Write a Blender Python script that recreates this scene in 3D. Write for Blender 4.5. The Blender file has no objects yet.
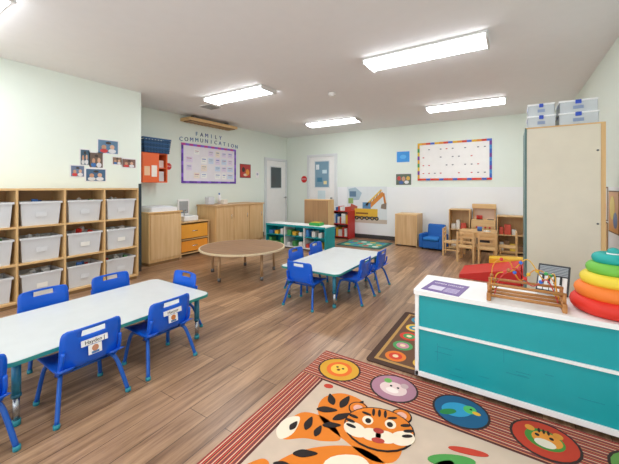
import bpy, bmesh, math, random
from mathutils import Vector, Matrix, Euler
random.seed(4)
scene=bpy.context.scene
COL=scene.collection
# ------------------------------------------------------------------ materials
MC={}
def s2l(c): 
    return tuple((x/12.92 if x<=0.04045 else ((x+0.055)/1.055)**2.4) for x in c)
def hexc(h):
    h=h.lstrip('#'); return s2l(tuple(int(h[i:i+2],16)/255 for i in (0,2,4)))
def mat(h,rough=0.5,metal=0.0,emit=0.0,alpha=1.0,var=0.05,trans=0.0):
    key=(h,rough,metal,emit,alpha,var,trans)
    if key in MC: return MC[key]
    m=bpy.data.materials.new('m_'+h.strip('#')); m.use_nodes=True
    nt=m.node_tree; b=nt.nodes['Principled BSDF']
    c=hexc(h)
    if var>0:
        tc=nt.nodes.new('ShaderNodeTexCoord'); no=nt.nodes.new('ShaderNodeTexNoise'); no.inputs['Scale'].default_value=9
        r=nt.nodes.new('ShaderNodeValToRGB')
        r.color_ramp.elements[0].color=(*[x*(1-var) for x in c],1); r.color_ramp.elements[1].color=(*[min(1,x*(1+var)) for x in c],1)
        nt.links.new(tc.outputs['Object'],no.inputs['Vector']); nt.links.new(no.outputs['Fac'],r.inputs['Fac']); nt.links.new(r.outputs['Color'],b.inputs['Base Color'])
    else: b.inputs['Base Color'].default_value=(*c,1)
    b.inputs['Roughness'].default_value=rough; b.inputs['Metallic'].default_value=metal
    if emit>0:
        b.inputs['Emission Color'].default_value=(*c,1); b.inputs['Emission Strength'].default_value=emit
    if alpha<1: b.inputs['Alpha'].default_value=alpha
    if trans>0: b.inputs['Transmission Weight'].default_value=trans
    MC[key]=m; return m
def wood(h1,h2,rough=0.45,axis='Z',sc=1.0):
    key=('wood',h1,h2,axis,sc)
    if key in MC: return MC[key]
    m=bpy.data.materials.new('wood_'+h1.strip('#')); m.use_nodes=True
    nt=m.node_tree; b=nt.nodes['Principled BSDF']; N=nt.nodes.new; L=nt.links.new
    tc=N('ShaderNodeTexCoord'); mp=N('ShaderNodeMapping'); no=N('ShaderNodeTexNoise'); r=N('ShaderNodeValToRGB')
    s=[22,22,22]; s['XYZ'.index(axis)]=1.6
    mp.inputs['Scale'].default_value=[x*sc for x in s]
    no.inputs['Scale'].default_value=1; no.inputs['Detail'].default_value=5
    r.color_ramp.elements[0].position=.3; r.color_ramp.elements[1].position=.7
    r.color_ramp.elements[0].color=(*hexc(h1),1); r.color_ramp.elements[1].color=(*hexc(h2),1)
    L(tc.outputs['Object'],mp.inputs['Vector']); L(mp.outputs['Vector'],no.inputs['Vector']); L(no.outputs['Fac'],r.inputs['Fac']); L(r.outputs['Color'],b.inputs['Base Color'])
    b.inputs['Roughness'].default_value=rough
    MC[key]=m; return m
def floormat():
    m=bpy.data.materials.new('vinyl_plank'); m.use_nodes=True
    nt=m.node_tree; b=nt.nodes['Principled BSDF']; N=nt.nodes.new; L=nt.links.new
    tc=N('ShaderNodeTexCoord'); mp=N('ShaderNodeMapping'); mp.inputs['Rotation'].default_value=(0,0,math.pi/2)
    br=N('ShaderNodeTexBrick'); br.offset=.37; br.inputs['Scale'].default_value=1
    br.inputs['Brick Width'].default_value=1.2; br.inputs['Row Height'].default_value=.145; br.inputs['Mortar Size'].default_value=.0018
    br.inputs['Color1'].default_value=(*hexc('#9c795c'),1); br.inputs['Color2'].default_value=(*hexc('#c9a27e'),1); br.inputs['Mortar'].default_value=(*hexc('#57402f'),1)
    L(tc.outputs['Object'],mp.inputs['Vector']); L(mp.outputs['Vector'],br.inputs['Vector'])
    mp2=N('ShaderNodeMapping'); mp2.inputs['Scale'].default_value=(24,1.5,1)
    no=N('ShaderNodeTexNoise'); no.inputs['Scale'].default_value=1; no.inputs['Detail'].default_value=7; no.inputs['Roughness'].default_value=.68
    L(tc.outputs['Object'],mp2.inputs['Vector']); L(mp2.outputs['Vector'],no.inputs['Vector'])
    r=N('ShaderNodeValToRGB'); r.color_ramp.elements[0].position=.36; r.color_ramp.elements[1].position=.62
    r.color_ramp.elements[0].color=(.44,.39,.36,1); r.color_ramp.elements[1].color=(1,1,1,1)
    L(no.outputs['Fac'],r.inputs['Fac'])
    mx=N('ShaderNodeMix'); mx.data_type='RGBA'; mx.blend_type='MULTIPLY'; mx.inputs['Factor'].default_value=.95
    L(br.outputs['Color'],mx.inputs['A']); L(r.outputs['Color'],mx.inputs['B']); L(mx.outputs['Result'],b.inputs['Base Color'])
    b.inputs['Roughness'].default_value=.32
    return m
def stripes(axis,period,cols,rough=.95):
    key=('str',axis,period,tuple(cols))
    if key in MC: return MC[key]
    m=bpy.data.materials.new('stripes'); m.use_nodes=True
    nt=m.node_tree; b=nt.nodes['Principled BSDF']; N=nt.nodes.new; L=nt.links.new
    tc=N('ShaderNodeTexCoord'); sp=N('ShaderNodeSeparateXYZ'); L(tc.outputs['Object'],sp.inputs[0])
    d=N('ShaderNodeMath'); d.operation='DIVIDE'; d.inputs[1].default_value=period; L(sp.outputs['XYZ'.index(axis)],d.inputs[0])
    f=N('ShaderNodeMath'); f.operation='FRACT'; L(d.outputs[0],f.inputs[0])
    r=N('ShaderNodeValToRGB'); r.color_ramp.interpolation='CONSTANT'
    el=r.color_ramp.elements
    while len(el)<len(cols): el.new(.5)
    for i,c in enumerate(cols):
        el[i].position=i/len(cols)
    for i,c in enumerate(cols):
        el[i].color=(*hexc(c),1)
    L(f.outputs[0],r.inputs['Fac']); L(r.outputs['Color'],b.inputs['Base Color']); b.inputs['Roughness'].default_value=rough
    MC[key]=m; return m
# ------------------------------------------------------------------ builder
def catmull(pts,closed=False,n=6):
    pts=[Vector(p) for p in pts]; out=[]; N=len(pts)
    rng=N if closed else N-1
    for i in range(rng):
        if closed: p0,p1,p2,p3=pts[i-1],pts[i],pts[(i+1)%N],pts[(i+2)%N]
        else: p0=pts[max(i-1,0)];p1=pts[i];p2=pts[i+1];p3=pts[min(i+2,N-1)]
        for k in range(n):
            t=k/n
            out.append(0.5*((2*p1)+(-p0+p2)*t+(2*p0-5*p1+4*p2-p3)*t*t+(-p0+3*p1-3*p2+p3)*t**3))
    if not closed: out.append(pts[-1])
    return out
class B:
    def __init__(s,name): s.name=name; s.bm=bmesh.new(); s.mats=[]
    def mi(s,m):
        if m not in s.mats: s.mats.append(m)
        return s.mats.index(m)
    def add(s,t,m,M=None,smooth=False):
        i=s.mi(m) if m else None
        if M is not None: t.transform(M)
        for f in t.faces:
            if i is not None: f.material_index=i
            f.smooth=smooth
        me=bpy.data.meshes.new('t'); t.to_mesh(me); t.free(); s.bm.from_mesh(me); bpy.data.meshes.remove(me)
        return s
    def box(s,x0,x1,y0,y1,z0,z1,m,bev=0.0,M=None,seg=2):
        t=bmesh.new(); bmesh.ops.create_cube(t,size=1)
        for v in t.verts:
            v.co=Vector(((x0+x1)/2+v.co.x*(x1-x0),(y0+y1)/2+v.co.y*(y1-y0),(z0+z1)/2+v.co.z*(z1-z0)))
        if bev>0: bmesh.ops.bevel(t,geom=t.edges[:],offset=bev,segments=seg,affect='EDGES',profile=.5)
        return s.add(t,m,M)
    def cyl(s,p1,p2,r,m,r2=None,seg=16,M=None):
        p1=Vector(p1);p2=Vector(p2); d=p2-p1
        t=bmesh.new(); bmesh.ops.create_cone(t,cap_ends=True,segments=seg,radius1=r,radius2=r if r2 is None else r2,depth=d.length)
        Q=Matrix.Translation((p1+p2)/2)@d.to_track_quat('Z','Y').to_matrix().to_4x4()
        t.transform(Q)
        return s.add(t,m,M,smooth=True)
    def sph(s,c,r,m,sc=(1,1,1),M=None,seg=16):
        t=bmesh.new(); bmesh.ops.create_uvsphere(t,u_segments=seg,v_segments=max(6,seg*3//4),radius=r)
        t.transform(Matrix.Translation(c)@Matrix.Diagonal((*sc,1)))
        return s.add(t,m,M,smooth=True)
    def torus(s,c,R,r,m,nz=1.0,M=None,a=40,b=14):
        t=bmesh.new(); vs=[]
        for i in range(a):
            A=2*math.pi*i/a; row=[]
            for j in range(b):
                Bq=2*math.pi*j/b
                row.append(t.verts.new((c[0]+(R+r*math.cos(Bq))*math.cos(A),c[1]+(R+r*math.cos(Bq))*math.sin(A),c[2]+r*nz*math.sin(Bq))))
            vs.append(row)
        for i in range(a):
            for j in range(b):
                t.faces.new((vs[i][j],vs[(i+1)%a][j],vs[(i+1)%a][(j+1)%b],vs[i][(j+1)%b]))
        return s.add(t,m,M,smooth=True)
    def tube(s,pts,r,m,seg=8,sm=0,M=None):
        pts=catmull(pts,n=sm) if sm else [Vector(p) for p in pts]
        t=bmesh.new(); rings=[]; up=Vector((0.13,0.31,0.94)).normalized()
        for i,p in enumerate(pts):
            d=(pts[min(i+1,len(pts)-1)]-pts[max(i-1,0)]).normalized()
            x=d.cross(up)
            if x.length<.05: x=d.cross(Vector((1,0,0)))
            x.normalize(); y=d.cross(x).normalized(); up=(up-d*up.dot(d)).normalized() if abs(up.dot(d))<.95 else up
            rings.append([t.verts.new(p+(x*math.cos(2*math.pi*k/seg)+y*math.sin(2*math.pi*k/seg))*r) for k in range(seg)])
        for a,b in zip(rings,rings[1:]):
            for k in range(seg): t.faces.new((a[k],a[(k+1)%seg],b[(k+1)%seg],b[k]))
        t.faces.new(rings[0][::-1]); t.faces.new(rings[-1])
        bmesh.ops.recalc_face_normals(t,faces=t.faces[:])
        return s.add(t,m,M,smooth=True)
    def poly(s,pts,z0,z1,m,mside=None,M=None,smooth_n=0):
        if smooth_n: pts=[(p.x,p.y) for p in catmull([(x,y,0) for x,y in pts],closed=True,n=smooth_n)]
        t=bmesh.new(); a=[t.verts.new((x,y,z0)) for x,y in pts]; b=[t.verts.new((x,y,z1)) for x,y in pts]; n=len(pts)
        it=s.mi(m); isd=s.mi(mside or m)
        f=t.faces.new(a[::-1]); f.material_index=it; f=t.faces.new(b); f.material_index=it
        for i in range(n):
            f=t.faces.new((a[i],a[(i+1)%n],b[(i+1)%n],b[i])); f.material_index=isd
        bmesh.ops.recalc_face_normals(t,faces=t.faces[:])
        return s.add(t,None,M)
    def rrect(s,x0,x1,y0,y1,r,z0,z1,m,mside=None,M=None,n=6):
        pts=[]
        for cx,cy,a0 in ((x1-r,y1-r,0),(x0+r,y1-r,90),(x0+r,y0+r,180),(x1-r,y0+r,270)):
            for k in range(n+1):
                a=math.radians(a0+90*k/n); pts.append((cx+r*math.cos(a),cy+r*math.sin(a)))
        return s.poly(pts,z0,z1,m,mside,M)
    def disc(s,cx,cy,r,z0,z1,m,ry=None,n=24,M=None,rot=0):
        ry=ry or r; c,sn=math.cos(rot),math.sin(rot)
        P=[(r*math.cos(2*math.pi*k/n),ry*math.sin(2*math.pi*k/n)) for k in range(n)]
        return s.poly([(cx+x*c-y*sn,cy+x*sn+y*c) for x,y in P],z0,z1,m,M=M)
    def text(s,body,size,m,M,align='CENTER',ext=.0015):
        cu=bpy.data.curves.new('t','FONT'); cu.body=body; cu.size=size; cu.extrude=ext; cu.align_x=align; cu.align_y='CENTER'; cu.resolution_u=2
        o=bpy.data.objects.new('t',cu); COL.objects.link(o); bpy.context.view_layer.update()
        me=bpy.data.meshes.new_from_object(o.evaluated_get(bpy.context.evaluated_depsgraph_get()))
        t=bmesh.new(); t.from_mesh(me); bpy.data.objects.remove(o); bpy.data.curves.remove(cu); bpy.data.meshes.remove(me)
        return s.add(t,m,M)
    def mesh(s,center=True):
        if center:
            xs=[v.co for v in s.bm.verts]
            c=Vector(((min(v.x for v in xs)+max(v.x for v in xs))/2,(min(v.y for v in xs)+max(v.y for v in xs))/2,min(v.z for v in xs)))
            bmesh.ops.translate(s.bm,verts=s.bm.verts[:],vec=-c)
        else: c=Vector((0,0,0))
        me=bpy.data.meshes.new(s.name); s.bm.to_mesh(me); s.bm.free()
        for m in s.mats: me.materials.append(m)
        return me,c
    def done(s,center=True):
        me,c=s.mesh(center); o=bpy.data.objects.new(s.name,me); o.location=c; COL.objects.link(o); return o
def inst(me,name,x,y,rz,z=0):
    o=bpy.data.objects.new(name,me); o.location=(x,y,z); o.rotation_euler=(0,0,math.radians(rz)); COL.objects.link(o); return o
# matrices for wall faces: local x right (as seen), y up, z out of the wall
G_=.0015
def MW_back(x,y,z):   # on back wall, facing -Y
    return Matrix.Translation((x,y-G_,z))@Matrix(((1,0,0,0),(0,0,-1,0),(0,1,0,0),(0,0,0,1)))
def MW_left(x,y,z):   # on left wall, facing +X ; local x -> +Y
    return Matrix.Translation((x+G_,y,z))@Matrix(((0,0,1,0),(1,0,0,0),(0,1,0,0),(0,0,0,1)))
def MW_right(x,y,z):  # on right wall facing -X ; local x -> -Y
    return Matrix.Translation((x-G_,y,z))@Matrix(((0,0,-1,0),(-1,0,0,0),(0,1,0,0),(0,0,0,1)))
# ------------------------------------------------------------------ palette
H=2.757; XL1=-4.85; XL2=-5.64; YJ=2.755; YB=7.6; XR=.87; YF=-1.6
M_wall=mat('#e8f1e7',.85,var=.01); M_wain=mat('#eff2f3',.6,var=.01); M_ceil=mat('#f0f0f1',.9,var=.02)
M_white=mat('#f4f4f2',.45); M_base=mat('#3b3a3a',.6)
BIRCH=wood('#d3a972','#e6c189'); BIRCHX=wood('#d3a972','#e6c189',axis='X'); BIRCHY=wood('#d3a972','#e6c189',axis='Y')
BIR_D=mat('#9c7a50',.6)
BLUE=mat('#0f5fd4',.32); BLUE_L=mat('#1a5cb8',.35,.1); TEAL=mat('#12a0a8',.4); TEAL_D=mat('#0c8c9a',.45)
STEEL=mat('#b8bcc0',.25,.9)
# ------------------------------------------------------------------ shell
b=B('floor'); b.box(-6.0,1.2,YF,7.9,-.1,0,floormat()); b.done(False)
b=B('ceiling'); b.box(-6.0,1.2,YF,7.9,H,H+.1,M_ceil); b.done(False)
b=B('wall_left_near'); b.box(XL1-.15,XL1,YF,YJ,0,H,M_wall); b.done()
b=B('wall_left_return'); b.box(XL2-.15,XL1-.15,YJ-.15,YJ,0,H,M_wall); b.done()
b=B('wall_left_far'); b.box(XL2-.15,XL2,YJ,YB+.15,0,H,M_wall); b.done()
b=B('wall_back'); b.box(XL2,XR+.15,YB,YB+.15,0,H,M_wall); b.done()
b=B('trim_2'); b.box(-3.94,XR,YB-.012,YB,.1,1.3,M_wain); b.done()
b=B('wall_right'); b.box(XR,XR+.15,YF,YB,0,H,M_wall); b.done()
b=B('trim_3'); b.box(XR-.012,XR,YF,YB-.012,.1,1.3,M_wain); b.done()
b=B('baseboard_back'); b.box(XL2+.01,-4.9,YB-.018,YB,0,.1,M_base); b.box(-3.93,XR-.02,YB-.018,YB,0,.1,M_base); b.done()
b=B('baseboard_left'); b.box(XL2,XL2+.015,YJ,6.55,0,.1,M_base); b.box(XL1,XL1+.015,YF,YJ,0,.1,M_base); b.done()
b=B('baseboard_right'); b.box(XR-.02,XR,YF,YB-.02,0,.1,M_base); b.done()
b=B('trim_1'); b.box(XL1-.002,XL1+.006,YJ-.04,YJ+.004,.1,1.35,mat('#2f4048',.5)); b.done()
# doors
def door(name,M,w,h,wx0,wx1,wz0,wz1,glassm):
    b=B(name)
    fr=mat('#dfe3e4',.5)
    b.box(-w/2-.07,-w/2,0,h+.07,0,.05,fr,.005,M); b.box(w/2,w/2+.07,0,h+.07,0,.05,fr,.005,M); b.box(-w/2,w/2,h,h+.07,0,.05,fr,.005,M)
    b.box(-w/2+.003,w/2-.003,.01,h-.004,.005,.035,M_white,.004,M)
    b.box(wx0-.03,wx1+.03,wz0-.03,wz1+.03,.035,.045,fr,.003,M)
    b.box(wx0,wx1,wz0,wz1,.045,.05,glassm,0,M)
    b.cyl((w/2-.07,1.0,.035),(w/2-.07,1.0,.09),.012,STEEL,M=M); b.sph((w/2-.07,1.0,.1),.03,STEEL,M=M)
    b.box(-w/2+.05,w/2-.05,.03,.25,.035,.038,mat('#c9cccd',.3,.6),0,M)
    return b
M=MW_back(-4.42,YB,0)
b=door('door_1',M,.8,2.13,-.2,.23,1.3,2.0,mat('#7fa3b8',.1))
for (x,y,w,h,c) in [(-.12,1.85,.1,.14,'#e8f2f6'),(.1,1.72,.14,.1,'#cfe6ee'),(-.05,1.5,.16,.12,'#3f7f9d'),(.12,1.42,.1,.09,'#e9d9a0')]:
    b.box(x-w/2,x+w/2,y-h/2,y+h/2,.05,.053,mat(c),0,M)
b.box(-.12,.12,.95,1.2,.038,.041,mat('#d8e9ee'),0,M)
b.done()
b=door('door_2',MW_left(XL2,7.06,0),.84,2.03,-.25,.2,1.28,1.85,mat('#4c565a',.1)); b.done()
# lights
LE=17.0
def light(x0,x1,y0,y1):
    b=B('ceiling_light_fixture')
    fr=mat('#e2e2e0',.4); e=mat('#f8fbff',.5,emit=LE,var=0)
    b.box(x0,x1,y0,y1,H-.025,H,fr,.004)
    prof=[(y0+.012,H-.025),(y0+.02,H-.05),(y0+.06,H-.065),(y1-.06,H-.065),(y1-.02,H-.05),(y1-.012,H-.025)]
    t=bmesh.new(); A=[t.verts.new((x0+.02,y,z)) for y,z in prof]; C=[t.verts.new((x1-.02,y,z)) for y,z in prof]
    for i in range(len(prof)-1): t.faces.new((A[i],A[i+1],C[i+1],C[i]))
    t.faces.new(A); t.faces.new(C)
    bmesh.ops.recalc_face_normals(t,faces=t.faces[:]); b.add(t,e)
    b.box(x0,x0+.02,y0,y1,H-.068,H-.025,fr,.004); b.box(x1-.02,x1,y0,y1,H-.068,H-.025,fr,.004)
    b.done()
for x0,y0 in [(-1.43,3.36),(-4.22,3.42),(-1.32,5.97),(-3.96,6.05),(-4.40,.50),(-1.45,.6)]:
    light(x0,x0+1.24,y0,y0+.34)
b=B('smoke_detector'); b.cyl((-2.35,4.35,H-.035),(-2.35,4.35,H),.06,M_white,seg=24); b.cyl((-2.35,4.35,H-.05),(-2.35,4.35,H-.035),.035,M_white,seg=24); b.done()
b=B('ceiling_vent'); b.box(-4.75,-4.45,3.75,4.05,H-.012,H,M_white,.003)
for k in range(6): b.box(-4.73,-4.47,3.77+k*.045,3.79+k*.045,H-.02,H-.012,mat('#9a9a98'))
b.done()
b=B('wall_mounted_wood_valance'); 
b.box(XL2+.002,XL2+.3,4.0,5.3,2.63,2.69,BIRCHY,.01); b.box(XL2+.05,XL2+.27,4.05,5.25,2.615,2.63,mat('#8d6b45')); 
for k in range(12): b.box(XL2+.06,XL2+.26,4.1+k*.095,4.13+k*.095,2.608,2.615,mat('#c49a68'))
for y in (4.2,5.1): b.box(XL2+.1,XL2+.2,y-.02,y+.02,2.69,H,mat('#777777',.4,.5))
b.done()
# ------------------------------------------------------------------ cubby shelf
YS=[2.5-.435*i for i in range(7)]   # dividers
b=B('cubby_storage_shelf'); x0,x1=XL1+.016,-4.48; t=.02
b.box(x0,x1,YS[-1]-t/2,YS[0]+t/2,1.26,1.285,BIRCHY,.003); b.box(x0,x1,YS[-1]-t/2,YS[0]+t/2,.04,.065,BIRCHY,.003)
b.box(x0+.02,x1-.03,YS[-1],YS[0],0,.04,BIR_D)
for y in YS: b.box(x0,x1,y-t/2,y+t/2,.065,1.26,BIRCH,.002)
for i in (1,2): 
    z=.055+i*.402; b.box(x0,x1-.002,YS[-1],YS[0],z-.01,z+.01,BIRCHY)
b.box(x0,x0+.01,YS[-1],YS[0],.065,1.26,mat('#c4996a'))
b.done()
def tub(seed):
    b=B('plastic_storage_bin'); m=mat('#e9ebec',.35,alpha=.86) 
    w,dp,h=.183,.15,.27
    t=bmesh.new()
    def ring(sx,sy,z): return [t.verts.new((sx*a,sy*c,z)) for a,c in ((-1,-1),(1,-1),(1,1),(-1,1))]
    R=[ring(dp*.85,w*.9,0),ring(dp,w,h),ring(dp+.012,w+.012,h),ring(dp+.012,w+.012,h-.022),]
    for a,c in zip(R,R[1:]):
        for k in range(4): t.faces.new((a[k],a[(k+1)%4],c[(k+1)%4],c[k]))
    t.faces.new(R[0][::-1])
    I=[ring(dp*.85-.006,w*.88-.006,.006),ring(dp-.006,w-.006,h-.002)]
    for k in range(4): t.faces.new((I[0][(k+1)%4],I[0][k],I[1][k],I[1][(k+1)%4])); 
    t.faces.new(I[0])
    for k in range(4): t.faces.new((R[1][k],R[1][(k+1)%4],I[1][(k+1)%4],I[1][k]))
    bmesh.ops.recalc_face_normals(t,faces=t.faces[:]); b.add(t,m)
    rs=random.Random(seed)
    cols=['#b83a32','#3f6fb0','#d9b64a','#d6d3cc','#c7c9ca','#5a8f5a','#e0ddd6']
    if seed==5: cols=['#c8281e','#d23a2a','#d9d3cc']
    elif seed%3: cols=['#cfd3d6','#e6e4df','#b9c4cf','#dcd2c2']
    for k in range(16):
        c=(rs.uniform(-.085,.085),rs.uniform(-.12,.12),.035+.015*k+(.03 if seed==5 else 0))
        Mx=Matrix.Translation(c)@Euler((rs.random()*3,rs.random()*3,rs.random()*3)).to_matrix().to_4x4()
        b.box(-.035,.035,-.028,.028,-.02,.02,mat(rs.choice(cols)),.006,Mx)
    b.box(dp*.97,dp*.985,-.05,.05,.1,.15,mat('#f5f3ea') if seed%4==1 else m,0)
    return b.mesh(False)[0]
tubs=[tub(i) for i in range(6)]
for c in range(6):
    for r in range(3):
        z=.067+r*.4
        yc=(YS[c]+YS[c+1])/2
        k=5 if (c==1 and r==1) else (c*3+r)%5
        inst(tubs[k],'plastic_storage_bin',-4.655+(.006*((c+r)%3)),yc,((c*7+r*5)%3)-1,z)
# wall photos
def pic(name,M,w,h,base,blobs,frame=None):
    b=B(name)
    if frame: b.box(-w/2-.012,w/2+.012,-h/2-.012,h/2+.012,0,.003,mat(frame),0,M)
    b.box(-w/2,w/2,-h/2,h/2,.003,.005,mat(base,.3),0,M)
    for (x,y,rx,ry,c) in blobs: b.disc(x*w,y*h,rx*w,.005,.0065,mat(c,.3),ry=ry*h,n=16,M=M)
    return b
SK='#c99a7c'
P=[(2.278,1.87,.26,.18,'#5d7f9e'),(1.985,1.70,.10,.2,'#3d5a6f'),(2.125,1.67,.16,.2,'#6b5a50'),(1.9,1.51,.15,.14,'#6b7c9a'),(2.12,1.465,.24,.16,'#46688a'),(2.40,1.68,.12,.1,'#8a6f5c'),(2.57,1.655,.19,.12,'#7c5c53')]
for i,(y,z,w,h,c) in enumerate(P):
    pic('wall_photo_print',MW_left(XL1,y,z),w,h,c,[(-.22,-.05,.12,.18,SK),(.2,0,.12,.18,'#d8b096'),(0,.3,.14,.1,'#3f3632'),(-.22,-.33,.2,.16,['#cc4444','#d8d8d8','#3a6fb0'][i%3]),(.2,-.32,.2,.17,'#e0e0e4')],'#e9e9e9').done()
# ------------------------------------------------------------------ chairs
def chair_mesh(label=None,pc='#d98a3a'):
    b=B('preschool_chair')
    nu,nv=10,26; hw=.17
    prof=catmull([(0,.17,.238),(0,.15,.252),(0,.05,.25),(0,-.06,.246),(0,-.12,.258),(0,-.142,.30),(0,-.152,.37),(0,-.162,.44),(0,-.168,.492)],n=5)
    n=len(prof)
    t=bmesh.new(); G=[]
    for i,p in enumerate(prof):
        s=i/(n-1)
        w=hw
        if s<.1: w=hw*(.86+.14*math.sin(s/.1*math.pi/2))
        if s>.5: w=hw*.96
        if s>.86: w=hw*.96*(.80+.20*math.sqrt(max(0,1-((s-.86)/.14)**2)))
        row=[]
        for j in range(nu+1):
            u=j/nu*2-1
            cur=.012*u*u
            if s<.5: co=(u*w,p.y,p.z+cur)
            else: co=(u*w,p.y+cur*1.8,p.z)
            row.append(t.verts.new(co))
        G.append(row)
    for i in range(n-1):
        s=(i+.5)/(n-1)
        for j in range(nu):
            if .865<s<.945 and 3<=j<=6: continue
            t.faces.new((G[i][j],G[i][j+1],G[i+1][j+1],G[i+1][j]))
    bmesh.ops.recalc_face_normals(t,faces=t.faces[:])
    bmesh.ops.solidify(t,geom=t.faces[:],thickness=.009)
    bmesh.ops.recalc_face_normals(t,faces=t.faces[:])
    b.add(t,BLUE,smooth=True)
    L=BLUE_L
    for sx in (-1,1):
        b.tube([(sx*.175,.155,.012),(sx*.15,.12,.2),(sx*.135,.08,.237),(sx*.13,0,.237),(sx*.135,-.07,.232),(sx*.155,-.115,.19),(sx*.188,-.175,.012)],.0125,L,sm=5)
        b.cyl((sx*.175,.156,0),(sx*.1745,.153,.022),.0165,mat('#2a8fa0',.5)); b.cyl((sx*.189,-.177,0),(sx*.188,-.174,.022),.0165,mat('#2a8fa0',.5))
        b.tube([(sx*.15,-.085,.235),(sx*.155,-.135,.3),(sx*.15,-.155,.38)],.010,BLUE,sm=4)
    b.tube([(-.133,.07,.232),(.133,.07,.232)],.008,L); b.tube([(-.135,-.07,.228),(.135,-.07,.228)],.008,L)
    if label:
        Mx=Matrix.Translation((0,-.171,.372))@Euler((math.radians(-7),0,0)).to_matrix().to_4x4()@Matrix(((1,0,0,0),(0,0,-1,0),(0,1,0,0),(0,0,0,1)))
        b.box(-.07,.07,.012,.045,-.002,.004,mat('#f4f4f2'),0,Mx)
        b.box(-.035,.035,-.045,.008,-.002,.004,mat('#f4f4f2'),0,Mx)
        b.text(label,.030,mat('#222222'),Mx@Matrix.Translation((0,.028,.005)),ext=.0004)
        b.disc(0,-.013,.018,.004,.0055,mat(pc),n=14,M=Mx); b.box(-.02,.02,-.042,-.03,.004,.0055,mat('#4a7bb0'),0,Mx)
    return b.mesh(False)[0]
CH=chair_mesh(); CH1=chair_mesh('Hayden J','#c58a6a'); CH2=chair_mesh('Harper','#c8783c')
for m,x,y,r in [(CH1,-2.24,.90,90),(CH2,-2.24,1.41,90),(CH,-2.24,.36,90),(CH,-3.0,1.0,-90),(CH,-3.0,1.5,-90),(CH,-2.63,1.78,180),
                (CH,-1.94,2.98,0),(CH,-2.28,3.46,-90),(CH,-2.28,3.97,-90),(CH,-1.555,3.42,90),(CH,-1.555,3.96,90)]:
    inst(m,'preschool_chair',x,y,r)
# tables
def ktable(x0,x1,y0,y1):
    b=B('activity_table'); top=mat('#d6dad9',.32); edge=mat('#2f8f86',.4)
    b.rrect(x0,x1,y0,y1,.07,.358,.379,edge,edge); b.rrect(x0+.006,x1-.006,y0+.006,y1-.006,.065,.379,.3805,top)
    b.box(x0+.1,x1-.1,y0+.1,y1-.1,.338,.357,mat('#8d8f90',.5),.004)
    for x in (x0+.085,x1-.085):
        for y in (y0+.085,y1-.085):
            b.cyl((x,y,.16),(x,y,.357),.021,mat('#2b7f9c',.35)); b.cyl((x,y,.02),(x,y,.16),.0155,STEEL); b.cyl((x,y,0),(x,y,.03),.02,mat('#2b8f9c',.5))
            b.cyl((x,y,.155),(x,y,.17),.0235,mat('#22647c',.4))
    b.done()
ktable(-3.03,-2.2,.52,1.87); ktable(-2.3,-1.53,2.95,4.35)
b=B('round_table'); cx,cy,R=-3.42,3.5,.63
WT=wood('#86644a','#a27e5c',axis='X'); 
b.disc(cx,cy,R,.385,.408,mat('#e0cda8',.5),n=64); b.disc(cx,cy,R-.02,.408,.4095,WT,n=64)
b.torus((cx,cy,.372),R*.78,.012,mat('#8a8c8e',.4,.6),a=48,b=8)
for k in range(5):
    a=math.radians(72*k+18+ -32); x,y=cx+R*.78*math.cos(a),cy+R*.78*math.sin(a)
    b.cyl((x,y,0),(x,y,.385),.019,wood('#b08a62','#c9a57c')); b.cyl((x,y,0),(x,y,.05),.023,mat('#777777',.4,.5))
b.done()
# ------------------------------------------------------------------ teal display shelf (foreground)
b=B('teal_storage_cabinet'); x0,x1,y0,y1=-.555,.70,2.2,2.62; h=.605
W=M_white
b.rrect(x0-.01,x1+.01,y0-.01,y1+.01,.02,h-.028,h,W)
b.box(x0,x0+.025,y0,y1,.03,h-.028,W,.003); b.box(x1-.025,x1,y0,y1,.03,h-.028,W,.003)
b.box(x0+.025,x1-.025,y0+.02,y1,.03,.055,W)
b.box(x0+.025,x1-.025,y0+.012,y0+.022,.06,h-.028,TEAL)
b.box(x0,x1,y0,y0+.012,.03,.062,W,.002); 
b.box(x0+.002,x1-.002,y0-.002,y0+.012,.345,.362,W,.002)
b.box(x0+.025,x1-.025,y0+.3,y0+.31,.06,h-.028,W)
rr=random.Random(11)
for k in range(16):
    xx=x0+.05+rr.random()*1.05; z_=.09+rr.random()*.2; l=rr.uniform(.03,.12)
    if rr.random()<.6: b.box(xx,xx+l,y0+.0108,y0+.012,z_,z_+.003,TEAL_D)
    else: b.box(xx,xx+.003,y0+.0106,y0+.012,z_,min(.33,z_+l),TEAL_D)
for xx in (x0+.04,x1-.07):
    for yy in (y0+.04,y1-.07): b.box(xx,xx+.03,yy,yy+.03,0.0115,.03,mat('#444444'))
b.done()
b=B('purple_flyer'); M=Matrix.Translation((-.385,2.35,h))@Euler((0,0,math.radians(-8))).to_matrix().to_4x4()
b.box(-.12,.12,-.13,.13,.0005,.003,mat('#6a4a94',.4),0,M); b.box(-.09,.0,-.09,.0,.003,.0036,mat('#d6cfe2'),0,M)
b.text('OPEN HOUSE',.032,mat('#efe9f5'),M@Matrix.Translation((0,.07,.0035)),ext=.0003)
for k in range(4): b.box(.01,.095,-.09+k*.025,-.08+k*.025,.003,.0036,mat('#cbbfdc'),0,M)
b.done()
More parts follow.
